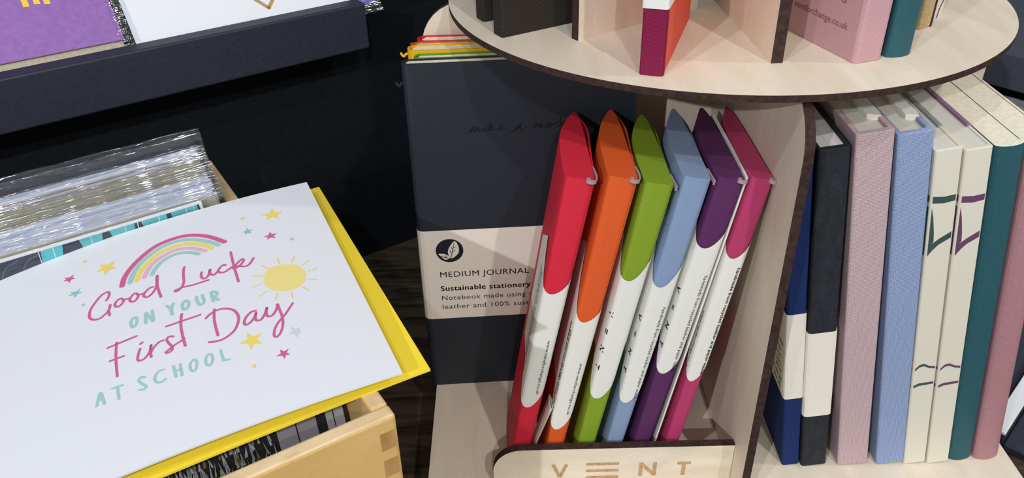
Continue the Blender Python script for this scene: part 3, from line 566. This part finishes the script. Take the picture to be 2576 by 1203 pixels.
def pouch(color, label, x0, lean, top, bot, rise, rrise, texts, y=0.312, loop=False, curl=True, h=0.183, wide=1.0, deep=1.0):
    PH = h; SXW[0] = wide
    POUT = [(p[0], p[1] * deep) for p in POUT0]
    root = thing('leather_pouch', label, 'pouch', (x0 + 0.0 * lean, y, 0.0062 * math.sin(lean) + 0.0003), (0, lean, 0), 'slim leather pouches leaning in the tray')
    mb = MB(); n = len(POUT); zs = [0, 0.05, 0.10, 0.15, PH]
    vs = [(p[0] * sx(z), p[1], z) for z in zs for p in POUT]
    for k in range(len(zs) - 1): mb.add(vs, [(k * n + i, k * n + (i + 1) % n, (k + 1) * n + (i + 1) % n, (k + 1) * n + i) for i in range(n)], M['pouch_' + color])
    mb.add(vs, [tuple(range(n - 1, -1, -1)), tuple(range((len(zs) - 1) * n, len(zs) * n))], M['pouch_' + color])
    mb.build('pouch_body', root, bevel=0.0011, seg=3, smooth=False)
    # free back flap, open along the right side
    fp = smooth_path([(.0072, .005), (.0076, .03), (.0082, .05), (.0083, .062), (.0068, .073), (.0046, .080)], 4); fp = [Vector((p.x * (1.0 if curl and wide == 1 else 0.93), p.y * deep)) for p in fp]
    mb = MB(); mb.grid(lambda a, b: (fp[round(a * (len(fp) - 1))].x * sx(b * PH), fp[round(a * (len(fp) - 1))].y, b * (PH - 0.0012)), len(fp) - 1, 4, M['pouch_' + color])
    mb.build('back_flap', root, solid=0.0009)
    if curl:
        cp = smooth_path([(.0070, .012), (.0078, .005), (.0073, .0), (.0050, -.0012), (.0034, -.0005), (.0036, .0008), (.0050, .0006)], 4)
    else:
        cp = smooth_path([(.0066, .010), (.0072, .003), (.0076, -.0010), (.0068, -.0016)], 4)
    mb = MB(); mb.grid(lambda a, b: (cp[round(a * (len(cp) - 1))].x, cp[round(a * (len(cp) - 1))].y, PH - 0.0014 + b * 0.0018), len(cp) - 1, 1, M['leather_rim'])
    mb.build('curled_rim', root, solid=0.0006)
    # white sleeve with scooped ends
    cl = 1 / math.cos(lean)
    T0, B0 = top * cl, bot * cl
    def zt(s): return min(T0 + (rise if s < 0 else rrise) * min(1.0, (abs(s) / 0.0135)) ** 2.0 - (0.62 * max(0.0, -s - 0.0135)), 0.172)
    def zb(s): return B0 + 0.026 * min(1.0, (abs(s) / 0.0135)) ** 2.0
    def P(s, z):
        x, yy, i = wrap_at(s); return (x * (sx(z) * 0.97 + 0.03), yy, z)
    ns = 72; s0, s1 = WS[0], WS[-1]
    mb = MB(); mb.grid(lambda a, b: P(s0 + a * (s1 - s0), zb(s0 + a * (s1 - s0)) * (1 - b) + zt(s0 + a * (s1 - s0)) * b), ns, 10, M['band_white'])
    for tx, size, sc, zc, wd, bold in texts:
        def F(a, b, sc=sc, zc=zc):
            x, yy, z = P(sc + b, zc * cl - a); i = wrap_at(sc + b)[2]
            dx, dy = WRAP[i + 1][0] - WRAP[i][0], WRAP[i + 1][1] - WRAP[i][1]; l = math.hypot(dx, dy)
            return (x + dy / l * 0.0002, yy - dx / l * 0.0002, z)
        add_text(mb, tx, size, F, M['ink_black'], width=wd, bold=bold)
    slv = mb.build('paper_sleeve', root, recalc=False)
    if not curl:
        # the paper springs away from the leather along the right side
        sp = smooth_path([(.0073, .0035), (.0086, .009), (.0093, .016), (.0086, .026), (.0078, .036)], 4)
        def top_at(a): return T0 + 0.004 + 0.034 * math.sin(min(1.0, a * 1.6) * math.pi / 2)
        mb = MB(); mb.grid(lambda a, b: (sp[round(a * (len(sp) - 1))].x * sx(0.12), sp[round(a * (len(sp) - 1))].y, (B0 + 0.035) * (1 - b) + top_at(a) * b), len(sp) - 1, 4, M['band_white'])
        mb.build('sleeve_flap', slv, solid=0.0004)
    if loop:
        lp = smooth_path([(.0074, .010), (.0090, .004), (.0078, -.0006), (.0066, .004), (.0070, .010)], 4)
        mb = MB(); mb.grid(lambda a, b: (lp[round(a * (len(lp) - 1))].x * (0.25 + 0.55 * b) + 0.0052, lp[round(a * (len(lp) - 1))].y, 0.019 + 0.030 * b), len(lp) - 1, 4, M['band_white'])
        mb.build('sleeve_tail', slv, solid=0.0003)
    return root
web = 'www.ventforchange.co.uk'
small = 'handmade from recycled leather and paper waste'
small2 = 'ethical stationery that helps children into learning'
VT = [('V', .0060, -.0066, 0, None, .00012)]
def vent(sc, z): 
    return [('V', .0046, sc, z, .0032, .00012), ('=', .0050, sc, z - .0105, .0030, .00012), ('N', .0046, sc, z - .0215, .0034, .00012), ('T', .0046, sc, z - .0330, .0032, .00012)]
pouch('red', 'red leather pouch leftmost in the tray, nearest the black notebook', -0.001, R(9.6), 0.1205, 0.048, 0.026, 0.018, [(small, .0028, -.0110, 0.128, 0.062, 0), (small2, .0028, -.0138, 0.128, 0.062, 0), (small, .0028, -.0166, 0.128, 0.062, 0), (web, .0026, .0040, 0.093, 0.036, 0)], loop=True, h=0.1845, wide=1, deep=0.86)
pouch('orange', 'orange leather pouch between the red and green ones', 0.0168, R(9.9), 0.1032, 0.0315, 0.040, 0.018, [(small, .0028, -.0085, 0.100, 0.060, .00006), (small2, .0028, -.0066, 0.096, 0.060, 0), (web, .0026, .0046, 0.078, 0.036, 0)], h=0.1845, wide=1, deep=0.89)
pouch('green', 'lime green leather pouch between the orange and blue ones', 0.0336, R(9.8), 0.1270, 0.053, 0.020, 0.034, vent(-.0062, 0.108), curl=False, h=0.181, wide=1, deep=0.9)
pouch('blue', 'dusty blue leather pouch between the green and purple ones', 0.0488, R(10), 0.1228, 0.0495, 0.020, 0.034, vent(-.0085, 0.104) + [(small, .0026, .0052, 0.112, 0.060, 0)], curl=False, h=0.1835, wide=0.95, deep=0.91)
pouch('purple', 'dark purple leather pouch beside the loose white paper', 0.0632, R(10.1), 0.1443, 0.069, 0.018, 0.024, vent(-.0085, 0.120) + [(small, .0026, .0052, 0.130, 0.060, 0)], h=0.183, wide=0.95, deep=0.93)
pouch('magenta', 'magenta leather pouch rightmost, leaning on the plywood divider', 0.0801, R(9.1), 0.1384, 0.0635, 0.020, 0.022, [(small, .0030, .0052, 0.134, 0.066, .00006), (web, .0026, -.0078, 0.105, 0.036, 0)], h=0.182, wide=0.8, deep=0.95)
# loose white paper between purple and magenta
sl = thing('paper_insert', 'loose folded white paper standing between the purple and magenta pouches', 'paper', (0.0707, 0.3133, 0.001), (0, R(9.9), 0))
mb = MB(); mb.prism([(0, 0), (0.0005, -.0003), (0.0010, 0.0003), (0.0012, 0.03), (0.0010, 0.068), (0.0007, 0.070), (0.0003, 0.066)], 0.0, 0.183, 'z', M['band_white']); mb.build('folded_sheet', sl, bevel=0.0003)

# ================================================================ wooden card box
BF = Vector((-0.0417, 0.2075)); BA = R(31.7)
ex, ey = Vector((math.cos(BA), math.sin(BA))), Vector((-math.sin(BA), math.cos(BA)))
bx = thing('card_box', 'open pine plywood box with finger joints holding the sleeved cards', 'box', (BF.x, BF.y, T_Z), (0, 0, BA))
BW, BD, BH, BT = 0.185, 0.2328, 0.1815, 0.0065
def panel(name, a, b, fingers=None):
    mb = MB(); mb.box(a, b, M['pine'])
    for f in range(len(mb.f)):
        zc = sum(mb.v[k][2] for k in mb.f[f]) / 4
        if zc > BH - 1e-4: mb.mi[f] = mb.slot(M['pine_edge'])
    if fingers: fingers(mb)
    return mb.build(name, bx, bevel=0.0012)
def fing(mb):
    z = BH - 0.0062
    while z > 0.010:
        mb.add([(-BT - .0003, -0.00012, z - 0.0084), (-0.0014, -0.00012, z - 0.0084), (-0.0014, -0.00012, z), (-BT - .0003, -0.00012, z)], [(0, 1, 2, 3)], M['pine_end']); z -= 0.0133
panel('front_wall', (-BW, 0, 0.0), (0, BT, BH), fing)
panel('back_wall', (-BW, BD - BT, 0.0), (0, BD, BH))
panel('side_wall', (-BT, BT, 0.0), (0, BD - BT, BH))
panel('side_wall', (-BW, BT, 0.0), (-BW + BT, BD - BT, BH))
mb = MB(); mb.box((-BW + BT, BT, 0.0), (-BT, BD - BT, 0.005), M['pine']); mb.build('box_floor', bx)
def box_pt(x, y, z=0): return Vector((BF.x, BF.y, T_Z)) + Vector((ex.x * x + ey.x * y, ex.y * x + ey.y * y, z))

# front card in the box with meadow artwork, leaning back
fc = thing('greeting_card', 'dark meadow print card inside the box, just behind its front wall', 'card', box_pt(-0.0825, 0.0085, 0.0062), (-R(9), 0, BA))
mb = MB(); Wc = 0.150; mb.box((-Wc / 2, 0, 0), (Wc / 2, 0.0012, 0.1700), M['art_black'])
fa = lambda a, b: (a, -0.00012, b); fb = lambda a, b: (a, -0.0002, b)
def quad(x0, z0, x1, z1, m, fn=fa): mb.add([fn(x0, z0), fn(x1, z0), fn(x1, z1), fn(x0, z1)], [(0, 1, 2, 3)], M[m])
quad(0.0480, 0.06, 0.0551, 0.1698, 'art_grey'); quad(0.0556, 0.06, 0.0630, 0.1698, 'art_grey'); quad(0.0668, 0.06, 0.0696, 0.1698, 'art_silver'); quad(0.0700, 0.06, 0.0738, 0.1698, 'art_silver')
rg = random.Random(3)
for i in range(680):
    x = rg.uniform(-Wc / 2 + .002, 0.0465); z = rg.uniform(0.120, 0.164); l = rg.uniform(0.004, 0.009); dx = rg.uniform(-.0012, .0012)
    c = rg.choice(['art_silver', 'art_silver', 'art_grey', 'art_olive', 'art_silver', 'art_grey'])
    if z < 0.141 and rg.random() < .5: c = 'art_olive'
    w = rg.uniform(.0003, .00075)
    mb.add([fb(x - w, z), fb(x + w, z), fb(x + dx, z + l)], [(0, 1, 2)], M[c])
for i in range(60):
    x = rg.uniform(-0.045, 0.030); z = rg.uniform(0.126, 0.146); r_ = rg.uniform(.0006, .0018)
    mb.add([(x + r_ * math.cos(k * 1.05), -0.00026, z + r_ * 1.3 * math.sin(k * 1.05)) for k in range(6)], [tuple(range(6))], M[rg.choice(['art_violet', 'art_violet', 'art_mint', 'art_olive'])])
mb.build('printed_card', fc, recalc=False)
mb = MB(); mb.box((-Wc / 2, 0.0016, 0), (Wc / 2 - .002, 0.0024, 0.168), M['kraft_dark']); mb.build('envelope', fc)

# run of sleeved cards at the back of the box
def sleeved(label, m, v, ztop, u, lean, group, wid=0.150, clear=0.0025, th=0.0009, art=None, roll=0.0, yaw=0.0):
    root = thing('sleeved_card', label, 'card', box_pt(-u - wid / 2, v, 0), (-lean, -roll, BA - yaw), group)
    ztop -= math.sin(roll) * wid / 2
    h = (ztop - T_Z) / math.cos(lean)
    lo = max(0.006, h - 0.075)
    u -= math.sin(roll) * 0.075
    q = box_pt(-u, v, lo) - Vector((math.cos(BA - yaw), math.sin(BA - yaw), 0)) * (wid / 2)
    root.location = q - Vector((ey.x, ey.y, 0)) * math.tan(lean) * (ztop - T_Z - lo)
    h -= lo
    mb = MB(); mb.box((-wid / 2, 0, 0), (wid / 2, th, h), m)
    if art: art(mb, h)
    mb.build('card', root, recalc=not art)
    k = rg.uniform(0, 6)
    mb = MB(); wob = lambda a: 0.00012 * math.sin(a * 23 + k) + 0.00008 * math.sin(a * 57 + 2 * k)
    rr = th / 2 + 0.0003
    def fold(a, t):
        x = -wid / 2 - .001 + a * (wid + .004); top = h + clear + .0002 * math.sin(a * 31 + k)
        if t < 0.25: return (x, -0.0003 + wob(a), h - 0.010 + (top - rr - h + 0.010) * t / 0.25)
        if t > 0.75: return (x, th + 0.0003 + wob(a), top - rr - (top - rr - h + 0.008) * (t - 0.75) / 0.25)
        an = math.pi * (t - 0.25) / 0.5
        return (x, th / 2 - rr * math.cos(an) + wob(a), top - rr + rr * math.sin(an))
    mb.grid(fold, 30, 12, M['cello'])
    mb.build('sleeve', root, recalc=False, smooth=True)
    return root
def leaf_art(mb, h):
    f = lambda a, b: (a, -0.00012, b); f2 = lambda a, b: (a, -0.0002, b); f3 = lambda a, b: (a, -0.00028, b)
    x0, x1 = -0.075 + .0015, 0.075 - 0.0015; z1 = h - 0.0013
    mb.add([f(x0, h - .08), f(x1, h - .08), f(x1, z1), f(x0, z1)], [(0, 1, 2, 3)], M['art_navy'])
    for a, b, c, d in ((0.020, 0.030, 0.022, 0.0255), (0.033, 0.0440, 0.036, 0.042), (0.047, 0.0585, 0.050, 0.057), (0.0605, 0.0725, 0.061, 0.0735), (-0.0735, -0.052, -0.0735, -0.044), (-0.022, -0.016, -0.028, -0.023), (0.004, 0.013, 0.0, 0.008)):
        mb.add([f2(c, h - .02), f2(d, h - .02), f2(b, z1), f2(a, z1)], [(0, 1, 2, 3)], M['art_teal'])
    for x in (0.024, 0.039, 0.0445, 0.054, 0.0665, 0.0700, -0.036, -0.0335, -0.058, -0.064, 0.008, 0.0020):
        mb.add([f3(x - .001, h - .02), f3(x - .0006, h - .02), f3(x + .0012, z1), f3(x + .0008, z1)], [(0, 1, 2, 3)], M['art_pale'])
    for i in range(6):
        x = -0.05 + i * 0.0085
        ribbon(mb, [(x, h - .012), (x + .004, h - .005), (x + .010, h - .0025)], 0.0005, f3, M['art_slate'])
runs = []
runs.append(('teal leaf print card, front of the sleeved run in the box', 'card_white', None, leaf_art))
runs.append(('grey kraft envelope right behind the teal leaf print card', 'kraft_grey', None, None))
W1, K1, T1, W2 = 'white cards in the front run', 'kraft envelopes in the middle run', 'brown envelopes in the run', 'white cards in the rear run'
for i in range(14): runs.append(('white sleeved card in the front white run behind the teal print', 'env_white', W1, None))
for i in range(2): runs.append(('tan kraft envelope bordering the front white run', 'kraft', T1, None))
for i in range(11): runs.append(('pale kraft sleeved envelope in the middle kraft run of the box', 'kraft_grey', K1, None))
runs.append(('single white sleeved card behind the middle kraft run', 'env_white', None, None))
for i in range(2): runs.append(('brown kraft envelope ahead of the rear white run', 'kraft_dark', T1 + ' rear', None))
for i in range(5): runs.append(('white sleeved card in the rear white run of the box', 'env_white', W2, None))
NR = len(runs)
for i, (lab, m, g, art) in enumerate(runs):
    f = i / (NR - 1)
    v = 0.1685 + 0.0415 * f + (0 if i else -0.0004); zt_ = 0.1605 + 0.0075 * f + rg.uniform(-.0006, .0006) * (i > 0)
    u = (0.0200 if i == 0 else 0.0125 - 0.0020 * f + rg.uniform(-.0010, .0010))
    sleeved(lab, M[m], v, zt_, u, R(3 + 2.0 * f), g, art=art, clear=0.0008 if art else rg.uniform(.0008, .0022), roll=R(3.6 if i == 0 else 3.2 - 0.8 * f), yaw=R(5.2 - 1.4 * f))
for i in range(2):
    root = sleeved('tall clear sleeve, %s of the two at the very back of the box' % ('front' if i == 0 else 'rearmost'), M['env_white'], 0.2120 + 0.0022 * i, 0.1660, 0.0085, R(6), None, clear=0.0085 + .0015 * i, roll=R(2.2), yaw=R(3.6))

# ================================================================ big greeting card on its yellow envelope
def sheet_fn(q, off=0.0):
    px, py, pz, a, b, c, k = q
    Rm = Matrix.Rotation(a, 3, 'Z') @ Matrix.Rotation(b, 3, 'Y') @ Matrix.Rotation(c, 3, 'X')
    o0 = Vector((px, py, pz))
    def f(u, v, h=0.0):
        x = -math.sin(k * u) / k; z = -(1 - math.cos(k * u)) / k
        nx, nz = -math.sin(k * u), math.cos(k * u)
        return Rm @ Vector((x + nx * h, v, z + nz * h)) + o0
    return f
QC = (-0.0401, 0.2212, 0.1563, 0.41517, -0.006, 0.021, 1.328)
QE = (-0.03106, 0.22807, 0.15147, 0.44323, -0.04844, -0.00123, 0.59755)
def sheet(mb, f, w, h, th, m, nu=24):
    mb.grid(lambda a, b: f(w * a, h * b, 0), nu, 2, m)
    mb.grid(lambda a, b: f(w * a, h * b, -th), nu, 2, m)
    for v in (0, h): mb.grid(lambda a, b, v=v: f(w * a, v, -th * b), nu, 1, m)
    for u in (0, w): mb.grid(lambda a, b, u=u: f(u, h * a, -th * b), 2, 1, m)
fE = sheet_fn(QE)
mb = MB(); sheet(mb, fE, 0.155, 0.155, 0.0009, M['env_yellow']); o = mb.build('yellow_envelope', recalc=False)
tag(o, 'bright yellow envelope under the white first day card, resting on the box', 'envelope')
fC = sheet_fn(QC)
mb = MB(); sheet(mb, fC, 0.15, 0.15, 0.0008, M['card_white'])
for c, w, pts in STROKES: ribbon(mb, [(a / 1e4, b / 1e4) for a, b in pts], w / 1e4, lambda a, b: fC(a, b, 0.00012), M['print_' + c])
for c, pts in POLYS:
    P = [(a / 1e4, b / 1e4) for a, b in pts]
    if c == 's': P = [tuple(p) for p in smooth_path(P + [P[0]], 4, True)][:-1]
    cu, cv_ = sum(p[0] for p in P) / len(P), sum(p[1] for p in P) / len(P); n = len(P)
    mb.add([fC(cu, cv_, 0.00012)] + [fC(a, b, 0.00012) for a, b in P], [(0, 1 + i, 1 + (i + 1) % n) for i in range(n)], M['print_' + c])
o = mb.build('greeting_card', recalc=False)
tag(o, 'large white card reading Good Luck on your First Day at School', 'card')

# ================================================================ far right: dark shelf unit and rack
t = thing('display_shelf', 'dark navy shelf unit at the far right behind the books', 'shelf', (0.52, 0.75, -0.9)); inv = Matrix.Translation((0.52, 0.75, -0.9)).inverted()
dv, nv = Vector((0.64, -0.768, 0)), Vector((0.768, 0.64, 0)); c0 = Vector((0.4535, 0.717, 0))
def rbox(mb, a0, a1, b0, b1, z0, z1, m):
    vs = [c0 + dv * a + nv * b + Vector((0, 0, z)) for z in (z0, z1) for a, b in ((a0, b0), (a1, b0), (a1, b1), (a0, b1))]
    mb.add(vs, [(3, 2, 1, 0), (4, 5, 6, 7), (0, 1, 5, 4), (1, 2, 6, 5), (2, 3, 7, 6), (3, 0, 4, 7)], m)
mb = MB(); rbox(mb, -0.22, 0.25, 0, 0.012, 0.048, 0.080, M['slate']); wchild(mb.build('front_lip', t, bevel=0.001), inv)
mb = MB(); rbox(mb, -0.22, 0.25, 0.0122, 0.30, 0.048, 0.078, M['slate']); wchild(mb.build('shelf_board', t), inv)
mb = MB(); rbox(mb, -0.22, 0.09, 0.14, 0.15, -0.9, 0.0478, M['shaded_board']); wchild(mb.build('riser_panel', t), inv)
mb = MB(); rbox(mb, -0.22, 0.09, 0.0, 0.1398, -0.06, -0.045, M['slate']); wchild(mb.build('lower_shelf', t), inv)
for lab, a0, a1, m in (('white leaflet standing under the far right shelf', -0.065, -0.012, 'white_trim'), ('grey printed leaflet beside the white one under the far right shelf', -0.010, 0.085, 'grey_paper')):
    mb = MB(); rbox(mb, a0, a1, 0.03, 0.0312, -0.0448, 0.030, M[m]); tag(mb.build('leaflet'), lab, 'leaflet')
RK = Vector((0.295, 0.345, T_Z))
t = thing('card_rack', 'dark rack with white edges beside the platform at far right', 'rack', RK, (0, 0, R(45)))
mb = MB(); mb.box((0.002, 0.003, 0), (0.24, 0.013, 0.011), M['navy']); mb.build('front_rail', t, bevel=0.001)
mb = MB(); mb.box((0.002, 0.0035, 0.0111), (0.24, 0.0125, 0.0135), M['white_trim']); mb.build('white_edge', t, bevel=0.0006)
mb = MB(); mb.box((0.022, 0.0132, 0), (0.24, 0.042, 0.006), M['navy']); mb.build('tray', t, bevel=0.001)
mb = MB(); mb.box((0.034, 0.0422, 0), (0.24, 0.047, 0.085), M['rack_white']); mb.build('back_panel', t, bevel=0.001)
mb = MB(); mb.box((0.002, -0.045, 0), (0.24, 0.0028, 0.005), M['navy']); mb.build('lower_step', t, bevel=0.001)
